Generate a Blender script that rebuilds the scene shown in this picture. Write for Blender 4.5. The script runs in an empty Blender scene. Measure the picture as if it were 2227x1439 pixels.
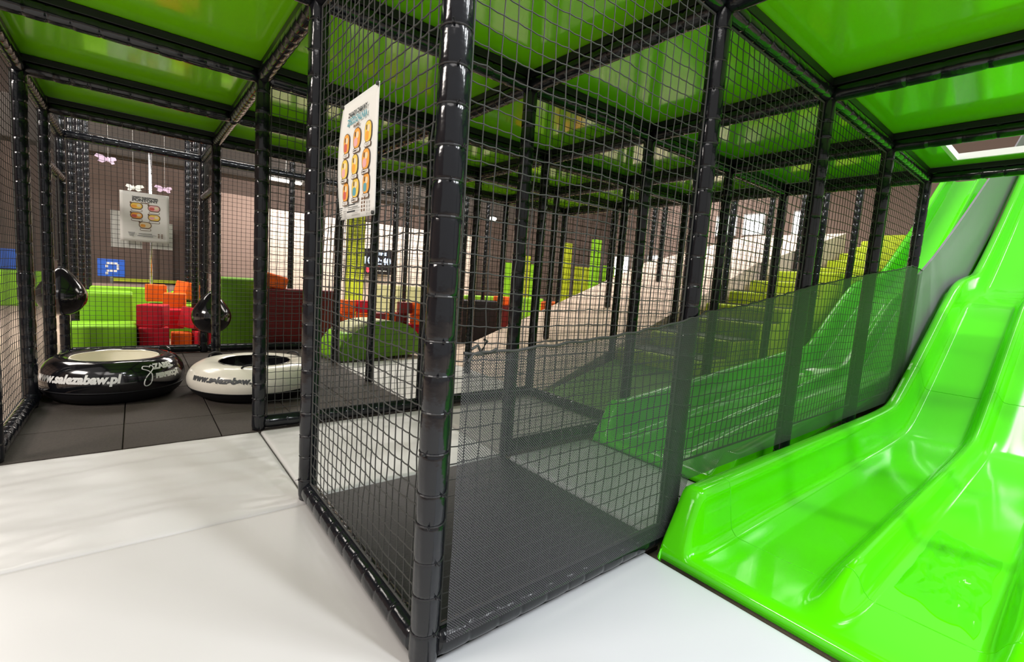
import bpy, bmesh, math, random
from mathutils import Vector, Matrix
random.seed(11)
S = bpy.context.scene
COL = S.collection
PI = math.pi
# ------------------------------------------------------------------ camera
cam_d = bpy.data.cameras.new('camera'); cam = bpy.data.objects.new('camera', cam_d); COL.objects.link(cam)
RT = Vector((0.77995232, -0.62193161, 0.06982448)); DN = Vector((-0.0113518, -0.12560992, -0.99201476)); FW = Vector((0.62573598, 0.77293158, -0.1050298))
CAM = Vector((-0.64910332, -1.11117422, 1.12737122))
m = Matrix.Identity(4)
for r in range(3):
    m[r][0] = RT[r]; m[r][1] = -DN[r]; m[r][2] = -FW[r]; m[r][3] = CAM[r]
cam.matrix_world = m
cam_d.sensor_fit = 'HORIZONTAL'; cam_d.sensor_width = 36.0; cam_d.lens = 1018.5755 / 2227 * 36
cam_d.clip_start = 0.02; cam_d.clip_end = 100
S.camera = cam
# ------------------------------------------------------------------ world, light, exposure
S.view_settings.view_transform = 'Standard'; S.view_settings.look = 'None'
S.view_settings.gamma = 1; S.view_settings.use_curve_mapping = False
S.view_settings.exposure = 0.0
W = bpy.data.worlds.new('hall_ambient_fill'); S.world = W; W.use_nodes = True  # uniform ambient fill, coming in from the open camera side
bg = W.node_tree.nodes['Background']; bg.inputs[0].default_value = (1.0, 0.96, 0.92, 1); bg.inputs[1].default_value = 0.5
def area(name, loc, rot, sx, sy, power, col=(1, .96, .9)):
    l = bpy.data.lights.new(name, 'AREA'); l.shape = 'RECTANGLE'; l.size = sx; l.size_y = sy; l.energy = power; l.color = col
    o = bpy.data.objects.new(name, l); COL.objects.link(o); o.location = loc; o.rotation_euler = rot
    return o
area('ceiling_fill', (-2.6, -2.4, 5.6), (0, 0, 0), 3.0, 3.0, 95, (1, .95, .92))  # unseen soft area light added above and behind the camera
for k_ in range(3): area('highlight_strip', (1.2 + 1.8 * k_, -3.6 - .5 * k_, 5.4), (math.radians(18), 0, .2), .16, 2.6, 215, (.93, .97, 1))  # unseen strips added to draw line highlights on the near slide
for k_ in range(2): area('highlight_strip', (8.3 + 1.5 * k_, -.55 - .55 * k_, 5.7), (0, 0, 0), 3.0, .18, 28, (1, .98, .95))  # unseen long strips added for streak highlights on the slide slope
area('hall_fill', (-5.5, 1.6, 4.4), (math.radians(62), 0, math.radians(-62)), 2.5, 1.2, 330, (1, .91, .84))  # unseen low light added to brighten the back banner and left posts
area('hall_fill', (-3.4, 8.5, 5.6), (0, 0, 0), 3.0, 3.0, 420, (1, .93, .85))  # unseen light added to lift the left deck undersides
area('hall_fill', (4.6, 10.0, 5.2), (0, 0, 0), 5.0, 2.0, 950, (1, .92, .85))
area('hall_fill', (9.0, 4.2, 5.7), (0, 0, 0), 6.0, 3.0, 480, (1, .92, .84))  # unseen light added to brighten the upper beige ramp
area('hall_fill', (14.0, 9.0, 5.8), (0, 0, 0), 4.0, 4.0, 420)
area('hall_fill', (0.2, 6.9, 4.6), (0, 0, 0), 2.5, 0.8, 110)

# ------------------------------------------------------------------ materials
def mat(name, col, rough=.5, spec=.5, coat=0., metal=0., emit=0., noise=0., nscale=8., bump=0., bscale=40., col2=None, coat_rough=.08):
    mt = bpy.data.materials.new(name); mt.use_nodes = True
    nt = mt.node_tree; b = nt.nodes['Principled BSDF']
    b.inputs['Base Color'].default_value = (*col, 1); b.inputs['Roughness'].default_value = rough
    b.inputs['Specular IOR Level'].default_value = spec; b.inputs['Metallic'].default_value = metal
    b.inputs['Coat Weight'].default_value = coat; b.inputs['Coat Roughness'].default_value = coat_rough
    if emit: b.inputs['Emission Color'].default_value = (*col, 1); b.inputs['Emission Strength'].default_value = emit
    tc = nt.nodes.new('ShaderNodeTexCoord')
    if noise or col2:
        n = nt.nodes.new('ShaderNodeTexNoise'); n.inputs['Scale'].default_value = nscale; n.inputs['Detail'].default_value = 4
        nt.links.new(tc.outputs['Object'], n.inputs['Vector'])
        r = nt.nodes.new('ShaderNodeValToRGB'); nt.links.new(n.outputs['Fac'], r.inputs['Fac'])
        c2 = col2 or tuple(c * (1 - noise) for c in col)
        r.color_ramp.elements[0].position = .35; r.color_ramp.elements[0].color = (*c2, 1)
        r.color_ramp.elements[1].position = .65; r.color_ramp.elements[1].color = (*col, 1)
        nt.links.new(r.outputs[0], b.inputs['Base Color'])
    if bump:
        n = nt.nodes.new('ShaderNodeTexNoise'); n.inputs['Scale'].default_value = bscale; n.inputs['Detail'].default_value = 3
        nt.links.new(tc.outputs['Object'], n.inputs['Vector'])
        bp = nt.nodes.new('ShaderNodeBump'); bp.inputs['Strength'].default_value = bump; bp.inputs['Distance'].default_value = .01
        nt.links.new(n.outputs['Fac'], bp.inputs['Height']); nt.links.new(bp.outputs[0], b.inputs['Normal'])
    return mt
M = dict(
    sleeve=mat('black_vinyl_sleeve', (.007, .008, .011), .15, .5, .08, bump=.22, bscale=20),
    joist=mat('black_joist_board', (.008, .009, .010), .4, .4),
    tie=mat('black_cable_tie', (.02, .02, .022), .3),
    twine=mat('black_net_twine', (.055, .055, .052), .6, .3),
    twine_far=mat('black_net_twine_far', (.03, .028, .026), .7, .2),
    deck=mat('green_vinyl_deck', (.22, .70, .006), .13, .8, .5, coat_rough=.06),
    deck_edge=mat('white_deck_edge', (.75, .75, .72), .5),
    slide=mat('lime_fibreglass', (.10, .80, .002), .10, .5, .0, bump=.03, bscale=5),
    seam=mat('slide_seam_shadow_gap', (.03, .25, .004), .4),
    mat_white=mat('white_vinyl_mat', (.60, .585, .57), .38, .4, bump=.12, bscale=6),
    mat_cool=mat('pale_grey_vinyl_mat', (.62, .63, .66), .38, .4, bump=.06, bscale=5),
    rubber=mat('dark_rubber_tile', (.066, .054, .046), .75, .3, noise=.25, nscale=120, bump=.3, bscale=200),
    tramp=mat('black_trampoline_mat', (.010, .010, .012), .45, .4, bump=.15, bscale=90),
    hallfloor=mat('beige_carpet', (.45, .36, .29), .9, .1, noise=.12, nscale=20, bump=.3, bscale=160),
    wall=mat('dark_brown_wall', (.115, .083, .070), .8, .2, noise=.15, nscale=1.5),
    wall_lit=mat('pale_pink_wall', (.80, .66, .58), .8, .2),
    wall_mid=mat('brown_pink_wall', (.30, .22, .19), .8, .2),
    ceil=mat('dark_hall_ceiling', (.06, .052, .047), .9, .1),
    grey=mat('grey_vinyl_curtain', (.21, .20, .22), .45, .4, bump=.1, bscale=5),
    black=mat('black_gloss_vinyl', (.006, .006, .008), .12, .6, .5),
    black_matt=mat('black_tarpaulin', (.007, .007, .009), .55, .3),
    white=mat('white_gloss_vinyl', (.82, .78, .68), .25, .5, .3, bump=.12, bscale=9),
    liner=mat('cream_liner_fabric', (.88, .84, .70), .6, .2),
    print_w=mat('white_print', (.8, .8, .78), .5),
    print_d=mat('dark_print', (.05, .055, .06), .5),
    paper=mat('white_banner', (.80, .80, .76), .55, .3, bump=.05, bscale=12),
    p_orange=mat('orange_ink', (.85, .38, .06), .6), p_yellow=mat('yellow_ink', (.85, .60, .10), .6), p_red=mat('red_ink', (.60, .12, .10), .6),
    p_pink=mat('pink_ink', (.80, .42, .42), .6), p_teal=mat('teal_ink', (.12, .36, .42), .6), p_line=mat('brown_ink', (.16, .09, .05), .6), p_cream=mat('cream_ink', (.80, .68, .45), .6),
    blue=mat('blue_sign', (.02, .12, .62), .5),
    green_foam=mat('lime_foam_vinyl', (.24, .56, .015), .5, .3, noise=.1, nscale=3), red_foam=mat('red_foam', (.60, .012, .03), .7, .2, noise=.15, nscale=4),
    orange_foam=mat('orange_foam', (.90, .14, .012), .7, .2, noise=.12, nscale=4), wine=mat('wine_red_vinyl', (.16, .012, .014), .5, .3, noise=.2, nscale=4),
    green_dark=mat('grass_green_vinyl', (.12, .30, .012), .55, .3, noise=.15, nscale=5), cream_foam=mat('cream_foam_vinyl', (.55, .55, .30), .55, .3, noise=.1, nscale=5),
    ramp=mat('beige_ramp_carpet', (.82, .64, .53), .85, .15, noise=.18, nscale=30), ramp_grey=mat('grey_vinyl_mat', (.45, .43, .41), .6, .3),
    step=mat('yellow_green_step', (.55, .70, .02), .55, .3, noise=.12, nscale=6), tread_shade=mat('step_shade_band', (.07, .065, .05), .7),
    yellow=mat('yellow_green_panel', (.42, .50, .01), .55), screen=mat('screen_black', (.012, .01, .02), .2),
    glow=mat('screen_digits', (.55, .72, 1.0), .5, emit=1.6), glow_red=mat('screen_red', (1, .05, .08), .5, emit=1.2),
    window=mat('bright_window_pane', (1, .99, .97), .4, emit=3.0), lamp=mat('lamp_diffuser', (1, .95, .85), .4, emit=4.0), frame=mat('white_frame', (.6, .6, .6), .5),
    butter_w=mat('white_paper', (.80, .82, .76), .7), butter_p=mat('lilac_paper', (.66, .50, .68), .7), steel=mat('galvanised_tube', (.6, .6, .62), .25, metal=1.0),
)
# fine mesh screen: a diamond weave of threads with open holes
def screen_mat():
    mt = bpy.data.materials.new('fine_black_mesh_weave'); mt.use_nodes = True; nt = mt.node_tree
    b = nt.nodes['Principled BSDF']; out = nt.nodes['Material Output']
    b.inputs['Base Color'].default_value = (.062, .060, .068, 1); b.inputs['Roughness'].default_value = .45
    tc = nt.nodes.new('ShaderNodeTexCoord'); sp = nt.nodes.new('ShaderNodeSeparateXYZ'); nt.links.new(tc.outputs['Object'], sp.inputs[0])
    def math_(op, a, bb):
        n = nt.nodes.new('ShaderNodeMath'); n.operation = op
        for k, v in ((0, a), (1, bb)):
            if isinstance(v, (int, float)): n.inputs[k].default_value = v
            else: nt.links.new(v, n.inputs[k])
        return n.outputs[0]
    p = .0060; w = .36
    u = math_('MULTIPLY', math_('ADD', sp.outputs['X'], sp.outputs['Z']), .7071 / p); v = math_('MULTIPLY', math_('SUBTRACT', sp.outputs['X'], sp.outputs['Z']), .7071 / p)
    fu = math_('LESS_THAN', math_('FRACT', u, 0), w); fv = math_('LESS_THAN', math_('FRACT', v, 0), w)
    f = math_('MAXIMUM', fu, fv)
    tr = nt.nodes.new('ShaderNodeBsdfTransparent'); mx = nt.nodes.new('ShaderNodeMixShader')
    nt.links.new(f, mx.inputs[0]); nt.links.new(tr.outputs[0], mx.inputs[1]); nt.links.new(b.outputs[0], mx.inputs[2]); nt.links.new(mx.outputs[0], out.inputs[0])
    return mt
M['screen_mesh'] = screen_mat()
def film_mat():
    mt = bpy.data.materials.new('clear_film'); mt.use_nodes = True; nt = mt.node_tree; out = nt.nodes['Material Output']
    nt.nodes.remove(nt.nodes['Principled BSDF'])
    tr = nt.nodes.new('ShaderNodeBsdfTransparent'); tr.inputs[0].default_value = (1, 1, 1, 1)
    gl = nt.nodes.new('ShaderNodeBsdfGlossy'); gl.inputs['Roughness'].default_value = .08
    fr = nt.nodes.new('ShaderNodeFresnel'); fr.inputs[0].default_value = 1.25
    mx = nt.nodes.new('ShaderNodeMixShader'); nt.links.new(fr.outputs[0], mx.inputs[0]); nt.links.new(tr.outputs[0], mx.inputs[1]); nt.links.new(gl.outputs[0], mx.inputs[2])
    nt.links.new(mx.outputs[0], out.inputs[0]); return mt
M['film'] = film_mat()

# ------------------------------------------------------------------ helpers
def link(name, me, parent=None, label=None, cat=None, group=None, kind=None, loc=None, rot=None):
    o = bpy.data.objects.new(name, me); COL.objects.link(o)
    if parent is not None: o.parent = parent
    if label: o['label'] = label
    if cat: o['category'] = cat
    if group: o['group'] = group
    if kind: o['kind'] = kind
    if loc is not None: o.location = loc
    if rot is not None: o.rotation_euler = rot
    return o
def thing(name, label, cat, loc=(0, 0, 0), rot=None, group=None):
    o = link(name, None, None, label, cat, group, None, loc, rot); o.empty_display_size = .1; return o
def mesh(name, verts, faces, mats, smooth=False, fmat=None):
    me = bpy.data.meshes.new(name); me.from_pydata([tuple(v) for v in verts], [], faces)
    for mm in (mats if isinstance(mats, (list, tuple)) else [mats]): me.materials.append(mm)
    if fmat: me.polygons.foreach_set('material_index', fmat)
    if smooth: me.polygons.foreach_set('use_smooth', [True] * len(me.polygons))
    me.update(); return me
class MB:
    def __init__(s): s.v = []; s.f = []; s.m = []
    def add(s, v, f, mi=0):
        n = len(s.v); s.v += [tuple(a) for a in v]; s.f += [tuple(i + n for i in a) for a in f]; s.m += [mi] * len(f)
    def box(s, c, d, mi=0, rot=None):
        x, y, z = d[0] / 2, d[1] / 2, d[2] / 2
        v = [Vector(p) for p in ((-x, -y, -z), (x, -y, -z), (x, y, -z), (-x, y, -z), (-x, -y, z), (x, -y, z), (x, y, z), (-x, y, z))]
        if rot is not None: v = [rot @ p for p in v]
        s.add([p + Vector(c) for p in v], [(0, 3, 2, 1), (4, 5, 6, 7), (0, 1, 5, 4), (1, 2, 6, 5), (2, 3, 7, 6), (3, 0, 4, 7)], mi)
    def tube(s, pts, r, n=6, mi=0, cap=False, closed=False):
        pts = [Vector(p) for p in pts]; L = len(pts); vs = []
        for i, p in enumerate(pts):
            a = pts[i - 1] if (i > 0 or closed) else pts[0]; b = pts[(i + 1) % L] if (i < L - 1 or closed) else pts[-1]
            t = (b - a).normalized(); up = Vector((0, 0, 1)) if abs(t.z) < .9 else Vector((1, 0, 0))
            e1 = t.cross(up).normalized(); e2 = t.cross(e1)
            rr = r[i] if isinstance(r, (list, tuple)) else r
            for k in range(n):
                q = 2 * PI * k / n; vs.append(p + (e1 * math.cos(q) + e2 * math.sin(q)) * rr)
        fs = []
        for i in range(L if closed else L - 1):
            j = (i + 1) % L
            for k in range(n):
                kk = (k + 1) % n; fs.append((i * n + k, i * n + kk, j * n + kk, j * n + k))
        if cap: fs.append(tuple(range(n))[::-1]); fs.append(tuple((L - 1) * n + k for k in range(n)))
        s.add(vs, fs, mi)
    def lathe(s, prof, n=24, c=(0, 0, 0), mi=0):
        vs = []; fs = []
        for (r, z) in prof:
            for k in range(n): q = 2 * PI * k / n; vs.append((c[0] + r * math.cos(q), c[1] + r * math.sin(q), c[2] + z))
        for i in range(len(prof) - 1):
            for k in range(n):
                kk = (k + 1) % n; fs.append((i * n + k, i * n + kk, (i + 1) * n + kk, (i + 1) * n + k))
        s.add(vs, fs, mi)
    def prism(s, poly, ext, mi=0):   # poly: 3D points, ext: vector
        n = len(poly); e = Vector(ext); v = [Vector(p) for p in poly] + [Vector(p) + e for p in poly]
        s.add(v, [tuple(range(n))[::-1], tuple(range(n, 2 * n))] + [(i, (i + 1) % n, n + (i + 1) % n, n + i) for i in range(n)], mi)
    def me(s, name, mats, smooth=False, bevel=0, seg=2):
        me = mesh(name, s.v, s.f, mats, smooth, s.m)
        bm = bmesh.new(); bm.from_mesh(me)
        bmesh.ops.recalc_face_normals(bm, faces=bm.faces)
        if bevel:
            es = [e for e in bm.edges if len(e.link_faces) == 2 and e.calc_face_angle(0) > .5]
            bmesh.ops.bevel(bm, geom=es, offset=bevel, segments=seg, affect='EDGES', profile=.5)
            if smooth:
                for f in bm.faces: f.smooth = True
        bm.to_mesh(me); bm.free(); return me
def text_me(body, size, mt, extrude=.0008, align='CENTER', shear=0., spacing=1.0, offset=0.):
    cu = bpy.data.curves.new('lettering', 'FONT'); cu.body = body; cu.size = size; cu.extrude = extrude; cu.align_x = align; cu.align_y = 'CENTER'
    cu.shear = shear; cu.space_character = spacing; cu.resolution_u = 3; cu.offset = offset
    o = bpy.data.objects.new('lettering', cu); COL.objects.link(o)
    dg = bpy.context.evaluated_depsgraph_get(); me = bpy.data.meshes.new_from_object(o.evaluated_get(dg)); bpy.data.objects.remove(o)
    me.materials.clear(); me.materials.append(mt); return me

# ------------------------------------------------------------------ grid of the padded frame
X = {-2: -2.48, -1: -1.24, 0: 0, 1: 1.237, 2: 2.45, 3: 3.70, 4: 4.92, 5: 6.16, 6: 7.4, 7: 8.65}
Y = {-1: -1.75, 0: 0, 1: 1.2, 2: 2.38, 3: 3.52, 4: 4.6, 5: 5.7, 6: 6.8, 7: 7.9, 8: 9.1}
H = 2.304
RAD = .0425
def sleeve_me(name, L, seed, taper_ends=True):
    rnd = random.Random(seed); pts = []; rad = []; ties = []
    z = 0.0; pts.append(z); rad.append(RAD * .93)
    z = .012
    while z < L - .06:
        step = rnd.uniform(.085, .125)
        if z + step > L - .03: step = L - .012 - z
        k = RAD * rnd.uniform(.985, 1.02)
        for f, s in ((.0, .93), (.05, .975), (.14, 1.0), (.5, 1.012), (.86, 1.0), (.95, .975)):
            pts.append(z + step * f); rad.append(k * s)
        z += step; ties.append(z)
    pts.append(L); rad.append(RAD * .93)
    b = MB(); n = 20; vs = []; fs = []
    for i, (zz, r) in enumerate(zip(pts, rad)):
        for k in range(n):
            q = 2 * PI * k / n; w = r * (1 + .012 * math.sin(3 * q + i * .7 + seed)); vs.append((w * math.cos(q), w * math.sin(q), zz))
    for i in range(len(pts) - 1):
        for k in range(n): kk = (k + 1) % n; fs.append((i * n + k, i * n + kk, (i + 1) * n + kk, (i + 1) * n + k))
    fs.append(tuple(range(n))[::-1]); fs.append(tuple((len(pts) - 1) * n + k for k in range(n)))
    return mesh(name, vs, fs, M['sleeve'], True), [t for t in ties if t < L - .03]
POST = [sleeve_me('padded_post', 2.345, s) for s in (1, 2, 3)]
TALL = [sleeve_me('padded_post', 4.5, s) for s in (4, 5)]
def tie_me():
    b = MB(); ring = [(math.cos(2 * PI * k / 20) * (RAD * .955), math.sin(2 * PI * k / 20) * (RAD * .955), 0) for k in range(20)]
    b.tube(ring, .0028, 6, closed=True); b.box((RAD + .001, 0, 0), (.009, .007, .006)); b.box((RAD + .01, .001, .002), (.016, .003, .0015))
    return b.me('cable_tie', M['tie'])
TIE = tie_me()
ROW = {-1: 'row on the far side of the near slide', 0: 'front row along the near slide', 1: 'second row back', 2: 'third row back', 3: 'fourth row back', 4: 'fifth row back', 5: 'sixth row back', 6: 'seventh row back', 7: 'eighth row back', 8: 'ninth row back'}
CN = {-1: 'left edge line', 0: 'front corner line', 1: 'slide end line', 2: 'second line right', 3: 'third line right', 4: 'fourth line right', 5: 'fifth line right', 6: 'sixth line right', 7: 'seventh line right'}
SPECIAL = {(0, 0): 'big black padded post in the foreground at the front corner of the netted cell', (1, 0): 'black padded post left of the hanging rules banner', (0, 1): 'black padded post standing at the front end of the near lime slide',
           (1, 1): 'black padded post at the back corner of the trampoline floor', (2, 0): 'black padded post in front of the white inflatable ring', (3, -1): 'black padded post left of the black inflatable ring',
           (2, -1): 'black padded post cut off by the left edge of the photo', (4, -1): 'black padded post in front of the left punch ball', (4, 0): 'black padded post beside the right punch ball, in front of the lime pad',
           (2, 1): 'black padded post hidden just behind the foreground post', (4, 1): 'black padded post in front of the lime arch, below the rules banner'}
def post(i, j, tall=False, ties=False, lab=None):
    me, tz = random.choice(TALL if tall else POST) if (i, j) != (0, 0) else POST[0]
    zr = max(0., .37 * (X[j] - 2.65) - .002) if (2.4 < Y[i] < 4.58 and X[j] > 2.65) else 0.
    o = link('padded_post', me, None, lab or SPECIAL.get((i, j)) or 'black padded post, %s, %s' % (ROW[i], CN[j]), 'post', 'padded posts of the play frame', None, (X[j], Y[i], zr), (0, 0, random.choice((0, 1.3, 2.9))))
    top = 4.5 if tall else 2.345; o.scale = (1, 1, (top - zr) / top)
    if ties:
        for z in tz:
            link('cable_tie', TIE, o, loc=(0, 0, z), rot=(0, 0, random.uniform(3.2, 5.2) - o.rotation_euler.z))
    return o
for (i, j) in ((0, 0), (1, 0), (0, 1), (2, 0), (1, 1)): post(i, j, ties=True)
for i, j in ((0, 2), (0, 3), (1, 2), (1, 3)): post(i, j, ties=True)
for i, j in ((0, 4), (1, 4), (2, 1), (2, 2), (2, 3), (2, 4), (3, 1), (3, 2), (3, 3), (3, 4), (4, 1), (4, 2), (4, 3), (4, 4), (2, -1), (3, -1), (-1, 1), (-1, 2), (-1, 3), (-1, 4), (4, 0)): post(i, j)
for i, j in ((4, -1), (5, -1), (5, 0), (5, 1), (5, 2), (6, -1), (6, 0), (6, 1), (7, -1), (8, -1), (7, 0), (6, 3), (6, 4), (5, 3), (5, 4), (7, 3)): post(i, j, True)
for i, j in ((1, 5), (2, 5), (3, 5), (1, 6), (2, 6), (3, 6), (1, 7), (2, 7), (4, 5), (4, 6)): post(i, j, True)
# beams share one sleeve mesh, scaled along their length
BEAM = [sleeve_me('padded_beam', 1.16, s)[0] for s in (21, 22, 23)]
jb = MB(); jb.box((0, .064, .58), (.045, .044, 1.20)); JOIST = jb.me('deck_joist', M['joist'], bevel=.004)
def beam(a, b, label, group='padded beams of the play frame'):
    a = Vector(a); b = Vector(b); d = (b - a); L = d.length; d.normalize(); g = RAD * .8
    a2 = a + d * g; L2 = L - 2 * g
    o = link('padded_beam', random.choice(BEAM), None, label, 'beam', group, None, a2)
    o.rotation_mode = 'QUATERNION'; o.rotation_quaternion = d.to_track_quat('Z', 'Y'); o.scale = (1, 1, L2 / 1.16)
    if abs(a.z - H) < .01 and max(a.y, b.y) < 4.7: link('deck_joist', JOIST, o, 'flat black board on top of the padded tube')
    return o
for i in (0, 1, 2, 3, 4):
    for j in range(-1 if i > 0 else 0, 4):
        beam((X[j], Y[i], H), (X[j + 1], Y[i], H), 'black padded beam under the green deck, %s, from %s' % (ROW[i], CN[j]))
for j in range(-1, 5):
    for i in range(1 if j == -1 else 0, 4):
        beam((X[j], Y[i], H), (X[j], Y[i + 1], H), 'black padded crosswise deck beam, %s, from %s' % (CN[j], ROW[i]))
for j in (1, 2, 3, 4): beam((X[j], 0, H), (X[j], Y[-1], H), 'black padded beam over the near slide, %s' % CN[j])
for j in (1, 2, 3): beam((X[j], Y[-1], H), (X[j + 1], Y[-1], H), 'black padded beam beyond the near slide, from %s' % CN[j])
beam((X[-1], Y[5], H), (X[0], Y[5], H), 'shiny black padded beam above the square white rules sheet')
for j in (0, 1): beam((X[j], Y[5], H), (X[j + 1], Y[5], H), 'black padded beam at the back of the ring bay, from %s' % CN[j])
for j, nm in ((-1, 'left'), (0, 'right')):
    beam((X[j], Y[4], H), (X[j], Y[5], H), 'short black padded top beam on the %s side of the ring bay' % nm)
    beam((X[j], Y[4], 1.86), (X[j], Y[5], 1.86), 'short black padded mid rail on the %s side of the ring bay' % nm)
BZ = .045
beam((0, 0, BZ), (0, Y[1], BZ), 'black padded floor beam in front, running left from the foreground post')
beam((0, 0, BZ), (X[1], 0, BZ), 'black padded floor beam running from the foreground post to the slide')
beam((0, Y[2], BZ), (X[1], Y[2], BZ), 'black padded floor beam between the white mat and the rubber floor')
beam((X[1], Y[2], BZ), (X[2], Y[2], BZ), 'black padded floor beam at the foot of the beige ramp')
beam((X[1], Y[1], BZ), (X[2], Y[1], BZ), 'black padded floor beam meeting the front of the far slide')
beam((X[2], Y[1], BZ), (X[2], Y[2], BZ), 'black padded floor beam at the foot of the green steps')
beam((X[-1], Y[2], BZ), (X[-1], Y[3], BZ), 'grey looking padded floor beam at the left edge of the rubber floor')
beam((X[-1], Y[3], BZ), (X[-1], Y[4], BZ), 'padded floor beam left of the black inflatable ring')
beam((X[-1], Y[4], BZ), (X[-1], Y[5], BZ), 'padded floor beam behind the left punch ball')
beam((X[-1], Y[5], BZ), (X[0], Y[5], BZ), 'black padded floor beam in front of the lime boxes and cubes')
beam((X[0], Y[5], BZ), (X[1], Y[5], BZ), 'black padded floor beam in front of the tall lime pad')

# ------------------------------------------------------------------ decks
DZ = H + .088
def deck(x0, x1, y0, y1, label, hole=None):
    b = MB(); g = .004
    if not hole:
        b.box(((x0 + x1) / 2, (y0 + y1) / 2, DZ + .02), (x1 - x0 - 2 * g, y1 - y0 - 2 * g, .04))
        return link('deck_panel', b.me('deck_panel', M['deck'], bevel=.004), None, label, 'deck panel', 'green deck panels')
    hx0, hx1, hy0, hy1 = hole; root = thing('deck_panel', label, 'deck panel', ((x0 + x1) / 2, (y0 + y1) / 2, DZ), group='green deck panels')
    c = Vector(root.location)
    for (a0, a1, c0, c1) in ((x0 + g, hx0, y0 + g, y1 - g), (hx1, x1 - g, y0 + g, y1 - g), (hx0, hx1, y0 + g, hy0), (hx0, hx1, hy1, y1 - g)):
        b.box(((a0 + a1) / 2 - c.x, (c0 + c1) / 2 - c.y, .02), (a1 - a0, c1 - c0, .04))
    link('panel', b.me('panel', M['deck']), root)
    b = MB()
    for (a0, a1, c0, c1) in ((hx0, hx1, hy0, hy0 + .03), (hx0, hx1, hy1 - .03, hy1), (hx0, hx0 + .03, hy0 + .03, hy1 - .03), (hx1 - .03, hx1, hy0 + .03, hy1 - .03)):
        b.box(((a0 + a1) / 2 - c.x, (c0 + c1) / 2 - c.y, .018), (a1 - a0, c1 - c0, .05))
    link('hole_trim', b.me('hole_trim', M['deck_edge']), root, 'white trim round the opening')
for i in (1, 2, 3): deck(X[-1], X[0], Y[i], Y[i + 1], 'glossy green deck panel overhead at left, between %s and the next' % ROW[i])
for i in (0, 1, 2, 3):
    for j in (0, 1, 2, 3): deck(X[j], X[j + 1], Y[i], Y[i + 1], 'glossy green deck panel overhead, behind the %s, right of the %s' % (ROW[i].replace(' along the near slide', ''), CN[j]))
for j in (1, 2): deck(X[j], X[j + 1], Y[-1], 0, 'glossy green deck panel above the near slide, right of the %s' % CN[j])
deck(X[3], X[4], Y[-1], 0, 'green deck panel with a white-edged square opening above the near slide', (4.06, 4.71, -1.35, -.2))

# ------------------------------------------------------------------ floor, hall shell
def struct(name, b, mt): return link(name, b.me(name, mt), None, kind='structure')
b = MB(); b.box((4, 2, -.1), (27, 25, .1)); struct('floor', b, M['hallfloor'])
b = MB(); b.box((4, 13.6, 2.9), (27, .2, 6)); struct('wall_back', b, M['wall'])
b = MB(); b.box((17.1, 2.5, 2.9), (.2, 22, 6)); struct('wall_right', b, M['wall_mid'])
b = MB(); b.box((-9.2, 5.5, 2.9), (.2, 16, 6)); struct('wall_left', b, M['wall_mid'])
b = MB(); b.box((4, 8.5, 6.0), (27, 10.4, .1)); struct('ceiling', b, M['ceil'])
b = MB()
for k in range(7): b.box((4, 4.2 + k * 1.4, 5.82), (27, .12, .25))
struct('trim_1', b, M['ceil'])

# ------------------------------------------------------------------ floor mats and tiles
from mathutils import noise as NZ
def sstep(a, b, x):
    t = max(0., min(1., (x - a) / (b - a))); return t * t * (3 - 2 * t)
def pad(name, x0, x1, y0, y1, th, mt, label, cat='floor mat', group='vinyl floor mats', amp=.004, z=0., n=44, group_on=True):
    vs = []; fs = []; nx = n; ny = n; r = .022
    def dist(t, L): return min(t, L - t)
    us = [0, .004, .012, .03] + [.03 + (x1 - x0 - .06) * k / nx for k in range(1, nx)] + [x1 - x0 - .03, x1 - x0 - .012, x1 - x0 - .004, x1 - x0]
    ws = [0, .004, .012, .03] + [.03 + (y1 - y0 - .06) * k / ny for k in range(1, ny)] + [y1 - y0 - .03, y1 - y0 - .012, y1 - y0 - .004, y1 - y0]
    def hz(u, w):
        d = min(dist(u, x1 - x0), dist(w, y1 - y0))
        drop = 0 if d >= r else r - math.sqrt(max(0, r * r - (r - d) ** 2))
        q = sstep(0, .05, d)
        e = math.exp(-d / .12)
        wr = NZ.noise(Vector((u * 2.2, w * 5.0, x0 * 3 + y0))) * amp + NZ.noise(Vector((u * 6, w * 14, y0 + 5))) * amp * .35 + e * amp * .5 * NZ.noise(Vector((u * 22, w * 22, 1.7)))
        return -drop * .8 + q * wr
    for w in ws:
        for u in us: vs.append((x0 + u, y0 + w, z + hz(u, w)))
    a = len(us)
    for j in range(len(ws) - 1):
        for i in range(a - 1): fs.append((j * a + i, j * a + i + 1, (j + 1) * a + i + 1, (j + 1) * a + i))
    base = len(vs); per = [(i, 0) for i in range(a)] + [(a - 1, j) for j in range(1, len(ws))] + [(i, len(ws) - 1) for i in range(a - 2, -1, -1)] + [(0, j) for j in range(len(ws) - 2, 0, -1)]
    for (i, j) in per: v = vs[j * a + i]; vs.append((v[0], v[1], z - th))
    for k in range(len(per)):
        k2 = (k + 1) % len(per); i, j = per[k]; i2, j2 = per[k2]; fs.append((j2 * a + i2, j * a + i, base + k, base + k2))
    fs.append(tuple(range(base, len(vs)))[::-1])
    return link(name, mesh(name, vs, fs, mt, True), None, label, cat, group)
pad('floor_mat', -2.6, -.004, -2.4, 1.146, .049, M['mat_white'], 'large smooth white floor mat in the left foreground', n=50)
pad('floor_mat', .004, 1.075, -2.4, -.004, .049, M['mat_cool'], 'pale grey floor mat between the front floor beam and the slide')
pad('floor_mat', -2.6, -.006, 1.154, 2.33, .049, M['mat_white'], 'wrinkled white floor mat in front of the dark rubber floor', amp=.020, n=60)
pad('floor_mat', .006, 1.225, 1.206, 2.34, .049, M['mat_white'], 'wrinkled white floor mat behind the trampoline cell', amp=.009)
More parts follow.
